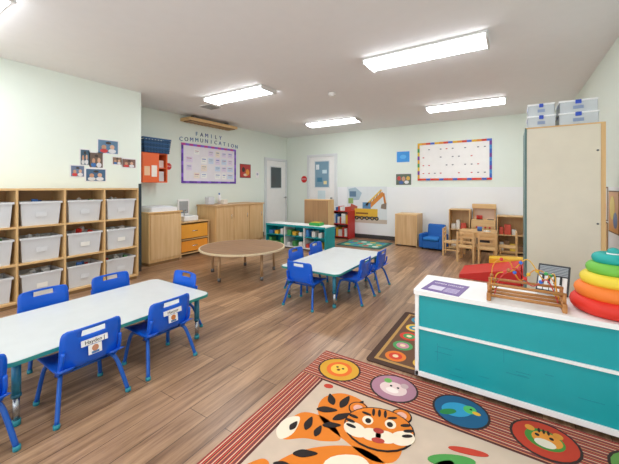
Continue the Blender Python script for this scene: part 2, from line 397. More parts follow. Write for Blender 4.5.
# bead maze
b=B('bead_maze_toy'); z=h; wd=wood('#a8703a','#c48a50',axis='X')
for x in (-.12,.245):
    b.box(x-.012,x+.012,2.22,2.39,z,z+.05,wd,.006)
for y in (2.235,2.305,2.375): b.cyl((-.12,y,z+.035),(.245,y,z+.035),.009,wd)
b.cyl((-.12,2.24,z+.05),(-.12,2.24,z+.1),.009,wd); b.cyl((.245,2.24,z+.05),(.245,2.24,z+.1),.009,wd); b.cyl((-.13,2.24,z+.1),(.255,2.24,z+.1),.008,wd)
b.cyl((-.12,2.38,z+.05),(-.12,2.38,z+.1),.009,wd); b.cyl((.245,2.38,z+.05),(.245,2.38,z+.1),.009,wd); b.cyl((-.13,2.38,z+.1),(.255,2.38,z+.1),.008,wd)
wires=[('#e0982e',[(-.11,2.34,.04),(-.1,2.34,.2),(-.02,2.33,.24),(.04,2.35,.12),(.12,2.33,.2),(.2,2.34,.15),(.23,2.34,.04)]),
       ('#e3b22e',[(-.1,2.36,.04),(-.08,2.36,.14),(0,2.36,.17),(.08,2.36,.25),(.16,2.36,.14),(.21,2.36,.18),(.22,2.36,.04)]),
       ('#c93a3a',[(-.09,2.25,.04),(-.06,2.27,.14),(.02,2.30,.2),(.1,2.33,.1),(.17,2.27,.16),(.22,2.26,.04)])]
for c,p in wires:
    pp=[(x,y,z+q) for x,y,q in p]; b.tube(pp,.0032,mat(c,.3),sm=7,seg=6)
    cp=catmull(pp,n=7)
    for k in range(5): b.sph(cp[4+k*7 if 4+k*7<len(cp) else -3],.0115,mat(['#d8362f','#2f6fd0','#e8c03a','#3aa658','#b07038'][(k+len(c)+len(p))%5],.3),seg=10)
b.done()
# stacking rings
b=B('stacking_ring_toy'); cx,cy=.475,2.39; z=h
rings=[('#e0301f',.192,.047),('#f07f2a',.172,.043),('#ecd23e',.147,.039),('#74c048',.120,.036),('#22aaa4',.094,.032)]
b.cyl((cx,cy,z),(cx,cy,z+.33),.03,M_white)
for c,Ro,r in rings:
    b.torus((cx,cy,z+r*.95),Ro-r*1.0,r,mat(c,.6),nz=.95); z+=r*1.62
b.sph((cx,cy,z+.01),.03,mat('#2fa6a0'))
b.done()
b=B('toy_keyboard'); M=Matrix.Translation((.215,2.56,h+.012))@Euler((math.radians(50),0,math.radians(-12))).to_matrix().to_4x4()
b.box(-.085,.085,-.01,.2,0,.014,mat('#3b3d42',.5),.004,M)
for k in range(5): b.box(-.076+k*.031,-.076+k*.031+.027,.01,.11,.014,.02,mat('#ececea'),.002,M)
for k in range(4): b.box(-.056+k*.031,-.056+k*.031+.012,.055,.11,.02,.026,mat('#1f1f22'),.001,M)
for k in range(6): b.box(-.075,.075,.122+k*.011,.128+k*.011,.014,.018,mat('#a8b0b8'),0,M)
b.done()
# ------------------------------------------------------------------ tall cabinet + boxes
b=B('tall_storage_cabinet'); x0,x1,y0,y1=.1,.64,3.45,4.0; hc=1.83
CR=mat('#e2d9c6',.5); 
b.box(x0,x1,y0+.02,y1,.05,hc,mat('#c9bfa8',.5),.004)
b.box(x0-.002,x0+.012,y0,y1,.03,hc,mat('#5c7a78',.5),.002)
b.box(x0+.012,x1-.03,y0,y0+.02,.06,hc-.012,CR,.004); b.box(x1-.03,x1,y0-.002,y0+.02,.04,hc,BIRCH,.003)
b.box(x0,x1,y0,y0+.02,hc-.012,hc,BIRCHX,.002); b.box(x0+.02,x1-.02,y0+.03,y1-.03,0,.05,M_base)
for zz in (.3,1.0,1.6): b.cyl((x1-.05,y0,zz),(x1-.05,y0-.006,zz),.008,mat('#777777',.4,.6))
b.done()
def clearbox(x,y,z,w,d,hh):
    b=B('latched_storage_box'); m=mat('#e6edf2',.2,alpha=.7)
    b.box(x,x+w,y,y+d,z+.001,z+.005,m); b.box(x,x+w,y,y+.004,z+.005,z+hh,m); b.box(x,x+w,y+d-.004,y+d,z+.005,z+hh,m)
    b.box(x,x+.004,y,y+d,z+.005,z+hh,m); b.box(x+w-.004,x+w,y,y+d,z+.005,z+hh,m)
    b.box(x-.006,x+w+.006,y-.006,y+d+.006,z+hh,z+hh+.014,mat('#f4f7f9',.3),.004)
    b.box(x+.03,x+w-.03,y+.03,y+d-.03,z+.006,z+hh*.7,mat('#f0efe9',.8),.01)
    for xx in (x+.006,x+w-.006): b.box(xx-.007,xx+.007,y+.1,y+.16,z+hh-.03,z+hh+.016,mat('#2a4fa8',.3),.002)
    b.box(x+w*.42,x+w*.58,y-.012,y-.003,z+hh-.02,z+hh+.012,mat('#2a4fc0',.3),.002)
    b.box(x+w*.36,x+w*.64,y-.004,y-.001,z+hh*.3,z+hh*.6,mat('#8fa0c0'),0)
    b.done()
for x,w in ((.12,.2),(.345,.26)):
    clearbox(x,3.5,hc,w,.3,.095); clearbox(x+.005,3.505,hc+.11,w-.01,.29,.09)
# ------------------------------------------------------------------ rugs
RED=['#a8302c','#e0bfa0','#7d2a2a','#cf5040','#3a2a2a','#d89a70','#a8302c','#5b4b4b']
b=B('tiger_area_rug'); X0,X1,Y0,Y1=-1.24,.84,-.7,2.19
b.box(X0,X1,Y0,Y1,0,.010,mat('#8a2d2b',.95))
SX=stripes('X',.047,RED); SY=stripes('Y',.047,RED)
b.box(X0+.005,X0+.17,Y0+.005,Y1-.005,.010,.0112,SX); b.box(X0+.17,X1-.17,Y1-.34,Y1-.005,.010,.0112,SY)
b.box(X1-.17,X1-.005,Y0+.005,Y1-.005,.010,.0112,SX)
b.box(X0+.005,X0+.34,Y1-.34,Y1-.005,.0112,.0116,SY)
FIELD=mat('#cfb9a4',.95,var=.12)
b.box(X0+.17,X1-.17,Y0+.17,Y1-.34,.010,.0122,FIELD)
b.box(X0+.155,X1-.155,Y1-.352,Y1-.338,.0112,.0124,mat('#5b2a28',.95)); b.box(X0+.162,X0+.176,Y0+.17,Y1-.34,.0112,.0124,mat('#5b2a28',.95))
zz=.0118
def D(cx,cy,r,c,ry=None,k=0,rot=0): b.disc(cx,cy,r,.0105,zz+.0005*k,mat(c,.95),ry=ry,rot=rot,n=22)
cir=[(-1.03,'#d8a030','lion'),(-.64,'#b07f90','rhino'),(-.25,'#1f5f88','parrot'),(.14,'#c8402a','tiger'),(.53,'#6a9a4a','frog')]
for x,c,kind in cir:
    y=2.01
    D(x,y,.152,'#3a2a26',ry=.142,k=1); D(x,y,.140,c,ry=.130,k=2)
    if kind=='lion':
        D(x,y,.09,'#e8702a',k=3); D(x,y,.06,'#f0c04a',k=4); D(x-.022,y+.015,.009,'#222222',k=5); D(x+.022,y+.015,.009,'#222222',k=5); D(x,y-.012,.012,'#7a3a1a',k=5)
    elif kind=='rhino':
        D(x,y-.01,.085,'#e4c9c4',ry=.068,k=3); D(x-.055,y+.055,.025,'#6fb05a',k=4); D(x+.055,y+.05,.025,'#c5a9a8',k=4); D(x,y-.03,.04,'#f0e2da',ry=.025,k=4); D(x-.02,y+.01,.008,'#222222',k=5); D(x+.025,y+.01,.008,'#222222',k=5)
    elif kind=='parrot':
        D(x-.02,y,.085,'#35a0cc',ry=.06,k=3,rot=.6); D(x+.045,y+.035,.035,'#59c36b',k=4); D(x+.08,y+.02,.022,'#f0b83a',ry=.014,k=5); D(x-.06,y-.045,.05,'#2f8a4a',ry=.022,k=4,rot=.7); D(x+.05,y+.04,.007,'#111111',k=5)
    elif kind=='tiger':
        D(x-.06,y+.06,.022,'#e89a3a',k=4); D(x+.06,y+.06,.022,'#e89a3a',k=4)
        D(x,y,.085,'#4f8f3a',ry=.075,k=3); D(x+.01,y+.005,.065,'#f09a3a',ry=.055,k=4); D(x,y-.03,.045,'#efe0cc',ry=.03,k=5); D(x-.03,y+.02,.01,'#222222',k=6); D(x+.03,y+.02,.01,'#222222',k=6)
        for q in (-.02,0,.02): D(x+q,y+.06,.006,'#33201a',ry=.018,k=6)
    else: D(x,y,.08,'#3f7a35',ry=.06,k=3)
# tiger lying on the rug field: arched back, haunch, curled tail, front legs, head turned to the viewer
OR='#e07c20'; DK='#241a18'; CRM='#f0e0c8'
def S(pts,c,k,n=5): b.poly(pts,.0105,.0128+.0005*k,mat(c,.95),smooth_n=n)
S([(-.66,1.72),(-.78,1.79),(-.90,1.78),(-.97,1.69),(-.95,1.58),(-.86,1.50),(-.72,1.46),(-.56,1.42),(-.46,1.48),(-.48,1.62)],OR,0)      # shoulders/back
S([(-.86,1.54),(-1.0,1.52),(-1.04,1.42),(-1.03,1.32),(-.98,1.30),(-.90,1.36),(-.80,1.40),(-.74,1.46)],OR,0)                              # near foreleg reaching left
S([(-.62,1.46),(-.80,1.36),(-.92,1.20),(-.93,1.02),(-.80,.90),(-.60,.88),(-.46,1.0),(-.42,1.2),(-.45,1.4)],OR,0)                          # lower body and haunch
S([(-.46,1.36),(-.34,1.26),(-.18,1.24),(-.10,1.30),(-.14,1.38),(-.28,1.42),(-.42,1.46)],OR,1)                                            # other foreleg
S([(-1.0,1.47),(-1.06,1.42),(-1.055,1.33),(-1.0,1.29),(-.965,1.36)],CRM,2); S([(-.2,1.25),(-.10,1.25),(-.05,1.32),(-.10,1.40),(-.19,1.38)],CRM,2)
S([(-.74,1.30),(-.66,1.08),(-.54,1.04),(-.50,1.2),(-.53,1.36),(-.62,1.41)],CRM,2)
def wedge(x,y,L_,w,r,k=8):
    c,s=math.cos(r),math.sin(r)
    P=[(-L_,0),(-L_*.4,w),(L_*.3,w*.9),(L_,.3*w),(L_*.3,-w*.5),(-L_*.4,-w*.7)]
    b.poly([(x+a*c-q*s,y+a*s+q*c) for a,q in P],.0105,zz+.0005*k,mat(DK,.95),smooth_n=4)
for (x,y,L_,w,r) in [(-.76,1.73,.055,.024,1.3),(-.84,1.72,.06,.026,1.5),(-.92,1.70,.05,.026,2.2),(-.90,1.60,.06,.026,.4),(-.80,1.60,.06,.024,.9),(-.82,1.51,.05,.022,.5),
        (-.93,1.46,.05,.024,1.7),(-.86,1.44,.04,.02,1.6),(-.99,1.40,.035,.02,1.5),(-.84,1.28,.06,.024,.5),(-.88,1.17,.06,.024,.2),(-.88,1.05,.06,.024,-.1),(-.77,1.20,.05,.02,.4),(-.78,1.06,.055,.022,-.1),(-.30,1.34,.07,.018,1.5),(-.22,1.33,.06,.018,1.5),(-.38,1.38,.05,.018,1.4)]:
    wedge(x,y,L_,w,r)
# tail outlined above the back
tl=[(-1.0,1.15),(-1.05,1.05),(-1.02,.95),(-.95,.93),(-.96,1.0),(-.99,1.06),(-.95,1.14)]; S(tl,OR,1)
hx,hy,ro=-.60,1.63,math.radians(18); hs=.93
def HD(dx,dy,r,c,ry=None,k=0,rot=0):
    dx*=hs;dy*=hs;r*=hs;ry=ry*hs if ry else None
    b.disc(hx+dx*math.cos(ro)-dy*math.sin(ro),hy+dx*math.sin(ro)+dy*math.cos(ro),r,.0105,.0170+.0005*k,mat(c,.95),ry=ry,rot=rot+ro,n=24)
for s in (-1,1): HD(s*.13,.13,.06,DK,k=0); HD(s*.13,.13,.052,OR,k=1); HD(s*.13,.13,.03,'#e8b0a0',k=2); 
HD(0,0,.198,DK,ry=.165,k=2); HD(0,0,.19,OR,ry=.158,k=3); 
for s in (-1,1):
    HD(s*.13,-.05,.07,CRM,ry=.05,k=4,rot=s*.5); HD(s*.065,.04,.032,CRM,ry=.036,k=4); HD(s*.062,.035,.017,DK,ry=.02,k=6)
    for q,(a,c) in enumerate([(.15,.05),(.165,.01),(.155,-.03)]): HD(s*a,c,.03,DK,ry=.011,k=7,rot=s*.3)
    HD(s*.075,.092,.03,DK,ry=.009,k=7,rot=s*.3)
HD(-.04,-.065,.055,CRM,ry=.045,k=5); HD(.04,-.065,.055,CRM,ry=.045,k=5); HD(0,-.03,.03,'#a83a30',ry=.02,k=7); HD(0,-.1,.035,'#b8443a',ry=.018,k=7)
for q in (-.035,0,.035): HD(q,.115,.009,DK,ry=.032,k=7)
for (x,y,r,ry,c,rot) in [(-.24,1.62,.11,.035,'#4f9a4a',.5),(-.12,1.58,.1,.03,'#3f7fa8',-.2),(-.28,1.54,.09,.03,'#6aae5a',1.0),(.04,1.70,.1,.03,'#4f9a4a',.2),(.2,1.62,.09,.03,'#d9a337',.8),(-.18,1.72,.09,.02,'#c5402c',.3),(.3,1.75,.1,.035,'#3f7fa8',.4),(-1.0,1.80,.03,.02,'#c5402c',.3)]:
    D(x,y,r,c,ry=ry,k=6,rot=rot)
b.done()
b=B('patterned_rug'); X0,X1,Y0,Y1=-.93,.06,2.24,3.32
b.rrect(X0,X1,Y0,Y1,.03,0,.008,mat('#4a3328',.95)); b.box(X0+.05,X1-.05,Y0+.05,Y1-.05,.008,.009,mat('#b88e50',.95)); b.box(X0+.075,X1-.075,Y0+.075,Y1-.075,.009,.0098,mat('#6a4a34',.95))
cc=['#e07a2c','#4f9a5a','#d0402f','#e8bc4a','#3f8aa0','#c98a9a','#7aaa4a']
k=0
for i in range(4):
    for j in range(5):
        x=X0+.18+i*.21; y=Y0+.16+j*.19; k+=1
        b.disc(x,y,.078,.0093,.0098+.0004,mat(cc[(i*3+j)%7],.95)); b.disc(x,y,.05,.0093,.0105,mat(cc[(i*2+j*3+2)%7],.95)); b.disc(x,y,.022,.0093,.011,mat('#e6d4a8',.95))
b.done()
b=B('play_area_rug'); X0,X1,Y0,Y1=-3.35,-2.3,6.35,7.2
b.rrect(X0,X1,Y0,Y1,.05,0,.008,mat('#2f5a5a',.95)); b.box(X0+.08,X1-.08,Y0+.08,Y1-.08,.008,.0095,mat('#4f9f8a',.95))
for i in range(4):
    for j in range(3): b.disc(X0+.2+i*.22,Y0+.2+j*.22,.07,.0095,.0105,mat(['#d8b04a','#3f6fb0','#c9503c','#e0e0d8'][(i+j)%4],.95),n=16)
b.done()
# ------------------------------------------------------------------ far left wall furniture
b=B('changing_table_cabinet'); x0,x1,y0,y1=XL2+.02,-4.97,2.95,3.55
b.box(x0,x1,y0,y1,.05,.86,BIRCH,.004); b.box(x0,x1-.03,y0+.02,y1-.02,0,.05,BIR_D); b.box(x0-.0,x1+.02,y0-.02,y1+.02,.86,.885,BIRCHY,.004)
b.box(x1,x1+.012,y0+.03,y1-.03,.1,.83,wood('#d8b07c','#e8c696'),.003); 
b.rrect(x0+.05,x1-.02,y0+.04,y1-.04,.05,.885,.95,mat('#eceef0',.6)); b.rrect(x0+.1,x1-.08,y0+.09,y1-.09,.04,.95,.965,mat('#e2e6ea',.6))
b.done()
b=B('orange_wall_shelf'); M_or=mat('#ee6a34',.5)
x0,x1,y0,y1,z0,z1=XL2+.002,-5.3,3.03,3.5,1.38,1.9
for q in ((x0,x1,y0,y0+.02,z0,z1),(x0,x1,y1-.02,y1,z0,z1),(x0,x1,y0+.02,y1-.02,z0,z0+.02),(x0,x1,y0+.02,y1-.02,z1-.02,z1),(x0,x0+.01,y0+.02,y1-.02,z0+.02,z1-.02)): b.box(*q,M_or)
b.box(x1-.002,x1+.012,y0,y0+.3,z0,z1,M_or,.003); b.box(x0+.01,x1-.02,y0+.28,y1-.02,z0+.25,z0+.265,M_or)
b.box(x0+.05,x1-.04,y0+.3,y1-.04,z0+.021,z0+.2,mat('#d8d8d8'),.01); b.box(x0+.05,x1-.05,y0+.3,y1-.04,z0+.266,z0+.4,mat('#e0c8c0'),.01)
b.box(x1+.012,x1+.014,y0+.16,y0+.26,z0+.1,z0+.3,mat('#f8efe6')); b.box(x1+.012,x1+.0135,y0+.03,y0+.13,z0+.12,z0+.28,mat('#f2c8a0'))
b.done()
b=B('navy_woven_basket'); x0,x1,y0,y1,z0=XL2+.03,-5.27,3.04,3.52,1.9
NV=mat('#22486f',.7); NV2=mat('#2f5c88',.7)
for k in range(7):
    e=.004*k; zz0=z0+.001+k*.038
    for q in ((x1-.014+e,x1+e,y0-e,y1+e),(x0,x0+.014,y0-e,y1+e),(x0,x1+e,y0-e,y0+.014-e),(x0,x1+e,y1-.014+e,y1+e)): b.box(*q,zz0,zz0+.03,NV if k%2 else NV2,.003)
for k in range(9):
    y=y0+.02+k*(y1-y0-.04)/8; b.box(x1-.01,x1+.006,y-.008,y+.008,z0+.001,z0+.26,NV)
b.box(x0,x1,y0,y1,z0+.001,z0+.01,NV); b.box(x0+.03,x1-.03,y0+.03,y1-.03,z0+.01,z0+.22,mat('#3d5a78'),.02)
b.done()
b=B('orange_drawer_shelf'); x0,x1,y0,y1=XL2+.02,-5.15,3.66,4.32; hh=.62
b.box(x0,x1,y0,y0+.02,0,hh,BIRCH); b.box(x0,x1,y1-.02,y1,0,hh,BIRCH); b.box(x0,x1+.005,y0,y1,hh,hh+.02,BIRCHY,.003); b.box(x0,x1,y0+.02,y1-.02,.04,.06,BIRCHY); b.box(x0,x0+.01,y0+.02,y1-.02,.06,hh,BIRCH)
b.box(x0,x1,y0+.02,y1-.02,.3,.315,BIRCHY)
b.box(x1-.03,x1-.01,y0+.03,y1-.03,.33,.59,mat('#f2a83a',.5),.005); b.box(x1-.03,x1-.01,y0+.03,y1-.03,.08,.28,mat('#f29a30',.5),.005)
for zc in (.46,.18): b.cyl((x1-.01,(y0+y1)/2-.06,zc),(x1-.01,(y0+y1)/2+.06,zc),.008,STEEL)
b.done()
b=B('toy_sink_with_mirror'); x=-5.4; y=3.98; z=hh+.02
b.box(x-.12,x+.15,y-.16,y+.16,z,z+.1,M_white,.015); b.box(x-.12,x-.09,y-.13,y+.13,z+.1,z+.42,M_white,.012); b.box(x-.09,x-.087,y-.1,y+.1,z+.14,z+.38,mat('#c4d0d8',.15,.6),0)
b.tube([(x-.07,y,z+.1),(x-.07,y,z+.19),(x-.02,y,z+.2),(x,y,z+.16)],.009,STEEL,sm=5); b.disc(x+.04,y,.07,z+.1,z+.103,mat('#c4ccd0',.3),ry=.1)
b.done()
b=B('birch_base_cabinet'); x0,x1,y0,y1=XL2+.02,-5.05,4.4,5.85
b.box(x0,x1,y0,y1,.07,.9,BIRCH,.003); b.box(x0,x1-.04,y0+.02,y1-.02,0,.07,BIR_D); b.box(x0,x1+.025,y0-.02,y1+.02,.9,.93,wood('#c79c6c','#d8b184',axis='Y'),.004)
for k in range(3):
    ya=y0+.02+k*(y1-y0-.02)/3; yb=ya+(y1-y0-.02)/3-.02
    b.box(x1,x1+.015,ya,yb,.1,.88,wood('#cfa470','#e0bc8b'),.003); b.cyl((x1+.015,yb-.05,.62),(x1+.015,yb-.05,.72),.005,STEEL)
b.done()
b=B('countertop_supplies')
z=.93
b.box(-5.5,-5.38,4.5,4.66,z,z+.16,mat('#d8dbe0'),.01); b.box(-5.3,-5.2,4.75,4.87,z,z+.1,mat('#e7dfd0'),.01); b.cyl((-5.45,4.85,z),(-5.45,4.85,z+.2),.035,mat('#efefef')); b.cyl((-5.45,4.85,z+.2),(-5.45,4.85,z+.24),.015,mat('#4a76b8'))
b.done()
# bulletin boards
def bulletin(name,M,w,h,face,frs,nx,ny,rs):
    b=B(name)
    b.box(-w/2,w/2,-h/2,h/2,0,.012,mat(face,.8),0,M)
    fw=.045; n=16; m=9
    for k in range(n):
        xa=-w/2+k*w/n; xb=xa+w/n
        b.box(xa,xb,h/2-fw,h/2,.012,.02,mat(frs[0][k%len(frs[0])],.6),0,M); b.box(xa,xb,-h/2,-h/2+fw,.012,.02,mat(frs[1][k%len(frs[1])],.6),0,M)
    for k in range(m):
        ya=-h/2+fw+k*(h-2*fw)/m; yb=ya+(h-2*fw)/m
        b.box(-w/2,-w/2+fw,ya,yb,.012,.02,mat(frs[2][k%len(frs[2])],.6),0,M); b.box(w/2-fw,w/2,ya,yb,.012,.02,mat(frs[3][k%len(frs[3])],.6),0,M)
    r=random.Random(rs)
    for i in range(nx):
        for j in range(ny):
            if r.random()<.25: continue
            x=-w/2+.09+(i+.5)*(w-.18)/nx; y=-h/2+.08+(j+.5)*(h-.16)/ny
            a=r.uniform(.3,.45)*(w-.18)/nx; c=r.uniform(.3,.42)*(h-.16)/ny
            b.box(x-a,x+a,y-c,y+c,.012,.0145,mat(r.choice(['#f6f6f4','#f6f6f4','#cfdff2','#f3e6d8','#e4d8ee'])),0,M)
            b.box(x-a*.7,x+a*.7,y+c*.3,y+c*.55,.0145,.0155,mat(r.choice(['#6889aa','#aa6788','#5f76c0','#a8a8a8'])),0,M)
            b.box(x-a*.7,x+a*.5,y-c*.3,y-c*.15,.0145,.0155,mat('#b4b8bf'),0,M)
    return b
PU=['#6a3ab0','#8a5fd0','#5a3aa0']
b=bulletin('bulletin_board',MW_left(XL2,4.77,1.79),1.5,.82,'#ebe8ee',[['#c0409a','#8a5fd0'],PU,PU,PU],7,4,3); b.done()
b=B('wall_lettering')
def letters(s,y0,y1,zf,size):
    for i,ch in enumerate(s):
        t=i/(len(s)-1); y=y0+(y1-y0)*t
        b.text(ch,size,mat(['#1f6a9b','#26466b','#3a5a9a'][i%3]),MW_left(XL2+.002,y,zf(t)),ext=.004)
letters('FAMILY',4.4,5.05,lambda t:2.42,.12)
letters('COMMUNICATION',4.02,5.55,lambda t:2.27+.03*math.sin(t*math.pi),.12)
b.done()
def sign(M,R=.1):
    b=B('round_stop_sign')
    pts=[(R*math.cos(math.radians(22.5+45*k)),R*math.sin(math.radians(22.5+45*k))) for k in range(8)]
    b.poly(pts,.001,.006,mat('#d02222'),M=M); b.text('STOP',R*.6,mat('#ffffff'),M@Matrix.Translation((0,0,.007)),ext=.0004); b.done()
sign(MW_back(-5.02,YB,1.52)); sign(MW_left(XL2,3.74,1.70),.07)
pic('framed_red_poster',MW_left(XL2,5.86,1.70),.36,.32,'#b8342c',[(-.2,.1,.15,.2,'#3a2018'),(.2,-.1,.18,.25,'#e89a3a'),(0,-.3,.2,.1,'#f0d8c0')],'#2a2a2a').done()
pic('wall_notice',MW_left(XL2,6.3,1.62),.12,.16,'#f4f4f2',[(0,.1,.3,.2,'#aab4c4')],None).done()
# ------------------------------------------------------------------ back wall
M=MW_back(-1.1,YB,1.88)
b=bulletin('wall_bulletin_board',M,1.5,.86,'#f6f5f2',[['#e8b82a','#e8922a','#d0402f','#4a6fd0'],['#d8302f','#e0582f','#3f5fc0'],['#e0a82a','#7a3a9a','#e8c83a','#4aa05a'],['#2f5fc0','#3f8fd0','#7a3a9a']],1,0,99)
r=random.Random(5)
for i in range(11):
    for j in range(4):
        if r.random()<.3: continue
        x=-.62+i*.124; y=-.27+j*.18
        b.box(x-.018,x+.018,y-.010,y+.010,.012,.018,mat('#6a6a74') if r.random()<.7 else mat('#c9504a'),0,M)
b.done()
pic('blue_wall_notice',MW_back(-2.19,YB,2.02),.3,.25,'#1f8fe0',[(0,0,.25,.2,'#4fb0f0')],'#e8eef2').done()
M=MW_back(-2.18,YB,1.48)
b=pic('classroom_photo_collage',M,.36,.26,'#5a6a58',[(-.3,.1,.12,.2,'#c8443a'),(0,.05,.12,.22,SK),(.3,.1,.12,.2,'#d8b04a'),(-.15,-.28,.15,.15,'#3f5fa0'),(.2,-.25,.15,.15,'#e0e0e0')],'#ececec'); b.done()
# construction vehicle mural
M=MW_back(-3.12,YB-.012,.85)
b=B('construction_crane_mural'); b.box(-.54,.54,-.46,.46,.001,.004,mat('#dfe6e8',.6),0,M)
def bar(x0,y0,x1,y1,w,c,z=.006):
    d=Vector((x1-x0,y1-y0)); n=Vector((-d.y,d.x)).normalized()*w/2
    b.poly([(x0-n.x,y0-n.y),(x1-n.x,y1-n.y),(x1+n.x,y1+n.y),(x0+n.x,y0+n.y)],.004,z,mat(c,.6),M=M)
b.box(-.54,.54,-.46,-.36,.004,.005,mat('#cdbfae',.6),0,M)
b.poly([(-.5,.40),(-.3,.44),(-.12,.3),(-.2,.12),(-.46,.1)],.004,.0055,mat('#a9c0cc',.6),M=M)
bar(.0,-.12,.45,.30,.10,'#d98a3a',.007); bar(-.02,-.02,.40,.38,.04,'#e8c05a',.008)
bar(.45,.3,.50,.02,.05,'#c9803a',.0075); b.poly([(.40,.02),(.53,.06),(.52,-.1),(.38,-.08)],.004,.008,mat('#8a7a6a',.6),M=M)
for q in range(5): bar(.02+q*.08,-.05+q*.075,.06+q*.08,.04+q*.075,.014,'#7a5030',.009)
b.box(-.32,.30,-.30,-.10,.004,.008,mat('#e6b93c'),0,M); b.box(-.32,.30,-.36,-.30,.004,.0085,mat('#4a4a4c'),0,M); b.box(-.10,.12,-.10,.06,.004,.008,mat('#5f8fb4'),0,M)
b.poly([(-.52,-.34),(-.3,-.34),(-.24,-.05),(-.42,.02)],.004,.0075,mat('#b8604a'),M=M); b.box(-.28,.05,-.24,-.20,.008,.009,mat('#8a5a2c'),0,M)
b.box(-.5,-.36,.02,.16,.004,.006,mat('#8fae6a'),0,M); b.box(-.46,-.28,.2,.34,.0055,.007,mat('#5f7f9a'),0,M)
for x in (-.26,-.12,.02,.16,.28): b.disc(x,-.34,.05,.004,.010,mat('#3c3c3c'),n=18,M=M); b.disc(x,-.34,.022,.010,.012,mat('#c0a060'),n=14,M=M)
b.done()
# red book shelf
b=B('red_book_shelf'); x0,x1,y0,y1=-3.92,-3.42,7.16,7.55; RD=mat('#c8322e',.5)
for q in ((x0,x0+.02,y0,y1,0,.7),(x1-.02,x1,y0,y1,0,.7),(x0+.02,x1-.02,y0,y1,.04,.06),(x0+.02,x1-.02,y0,y1,.68,.7),(x0+.02,x1-.02,y0,y1,.36,.38)): b.box(*q,RD)
b.box(x0+.02,x1-.02,y1-.01,y1,.06,.68,M_white)
r=random.Random(2)
for zz in (.06,.38,.7):
    x=x0+.03
    while x<x1-.08:
        w=r.uniform(.03,.07); hh2=r.uniform(.14,.25) if zz<.6 else r.uniform(.04,.12); b.box(x,x+w,y0+.01,y0+.28,zz,zz+hh2,mat(r.choice(['#e8e8e4','#3f6fb0','#e0b03a','#e8e8e4','#c94a3a','#f0f0ec'])),.003); x+=w+.008
b.done()
# tan cabinet
b=B('low_birch_cabinet'); x0,x1,y0,y1=-2.2,-1.72,7.0,7.5
b.box(x0,x0+.02,y0,y1,0,.68,BIRCH,.003); b.box(x1-.02,x1,y0,y1,0,.68,BIRCH,.003); b.box(x0,x1,y0,y1,.68,.705,BIRCHX,.003); b.box(x0+.02,x1-.02,y0,y0+.012,.03,.68,wood('#c99f6d','#dcb888')); b.box(x0+.02,x1-.02,y0+.012,y1,.03,.05,BIRCHX); b.box(x0+.02,x1-.02,y1-.01,y1,.05,.68,BIRCH)
b.done()
# blue toddler armchair
b=B('toddler_armchair'); M=Matrix.Translation((-1.39,7.03,0))@Euler((0,0,math.radians(-8))).to_matrix().to_4x4()@Matrix.Diagonal((.92,.92,.95,1)); BC=mat('#1560b0',.7); BC2=mat('#1f78c8',.7)
b.box(-.19,.19,-.2,.17,.03,.2,BC,.03,M,3); b.box(-.17,.17,-.22,.12,.2,.27,BC2,.03,M,3)
Mb=M@Matrix.Translation((0,.15,.12))@Euler((math.radians(-12),0,0)).to_matrix().to_4x4()
b.box(-.2,.2,-.045,.06,0,.42,BC,.04,Mb,3)
for s in (-1,1): b.box(s*.225-.045,s*.225+.045,-.21,.2,.03,.34,BC,.035,M,3)
for sx in (-1,1):
    for sy in (-1,1): b.cyl((sx*.2,sy*.15,0),(sx*.2,sy*.15,.035),.02,mat('#333333'),M=M)
b.done()
# play kitchen units
def unit(name,x0,x1,y0,y1,h,kind):
    b=B(name); 
    for q in ((x0,x0+.018,y0,y1,0,h),(x1-.018,x1,y0,y1,0,h)): b.box(*q,BIRCH,.002)
    b.box(x0,x1,y0,y1,h,h+.02,BIRCHX,.003); b.box(x0+.018,x1-.018,y0+.01,y1,.04,.06,BIRCHX); b.box(x0+.018,x1-.018,y1-.01,y1,.06,h,BIRCH)
    if kind=='open':
        b.box(x0+.018,x1-.018,y0+.01,y1,h*.5,h*.5+.015,BIRCHX)
        r=random.Random(int(x0*100)+7)
        for zz in (.06,h*.5+.015):
            x=x0+.04
            while x<x1-.12:
                w=r.uniform(.06,.12); b.box(x,x+w,y0+.06,y0+.2,zz,zz+r.uniform(.08,.2),mat(r.choice(['#e4ddd0','#c9503c','#d8d4c8','#e0c04a','#f0eeea','#8a6a4a'])),.008); x+=w+.015
    elif kind=='stove':
        b.box(x0+.03,x1-.03,y0,y0+.015,.08,h*.62,wood('#c99f6d','#dcb888'),.003); b.box(x0+.1,x1-.1,y0-.004,y0,.16,h*.45,mat('#3a3a3c',.2)); b.cyl((x0+.08,y0-.006,h*.56),(x1-.08,y0-.006,h*.56),.007,STEEL)
        for k in range(4): b.cyl((x0+.1+k*(x1-x0-.2)/3,y0-.015,h*.8),(x0+.1+k*(x1-x0-.2)/3,y0+.02,h*.8),.018,mat('#c23a34'))
        b.box(x0+.018,x1-.018,y0+.005,y0+.02,h*.68,h,BIRCHX)
        for k in (0,1): b.cyl((x0+.14+k*.2,(y0+y1)/2-.03,h+.02),(x0+.14+k*.2,(y0+y1)/2-.03,h+.028),.06,mat('#2c2c2e'))
        b.cyl((x0+.14,(y0+y1)/2-.03,h+.028),(x0+.14,(y0+y1)/2-.03,h+.1),.055,mat('#c93a34')); b.cyl((x0+.14,(y0+y1)/2-.08,h+.08),(x0+.14,(y0+y1)/2-.16,h+.085),.008,mat('#222222'))
        b.box(x0,x1,7.4,7.54,.86,.95,BIRCHX,.003); b.box(x0+.01,x0+.03,7.48,7.54,h+.02,.86,BIRCH); b.box(x1-.03,x1-.01,7.48,7.54,h+.02,.86,BIRCH); b.box(x0+.03,x1-.03,7.525,7.54,h+.02,.86,mat('#e6cdb8'))
    b.done()
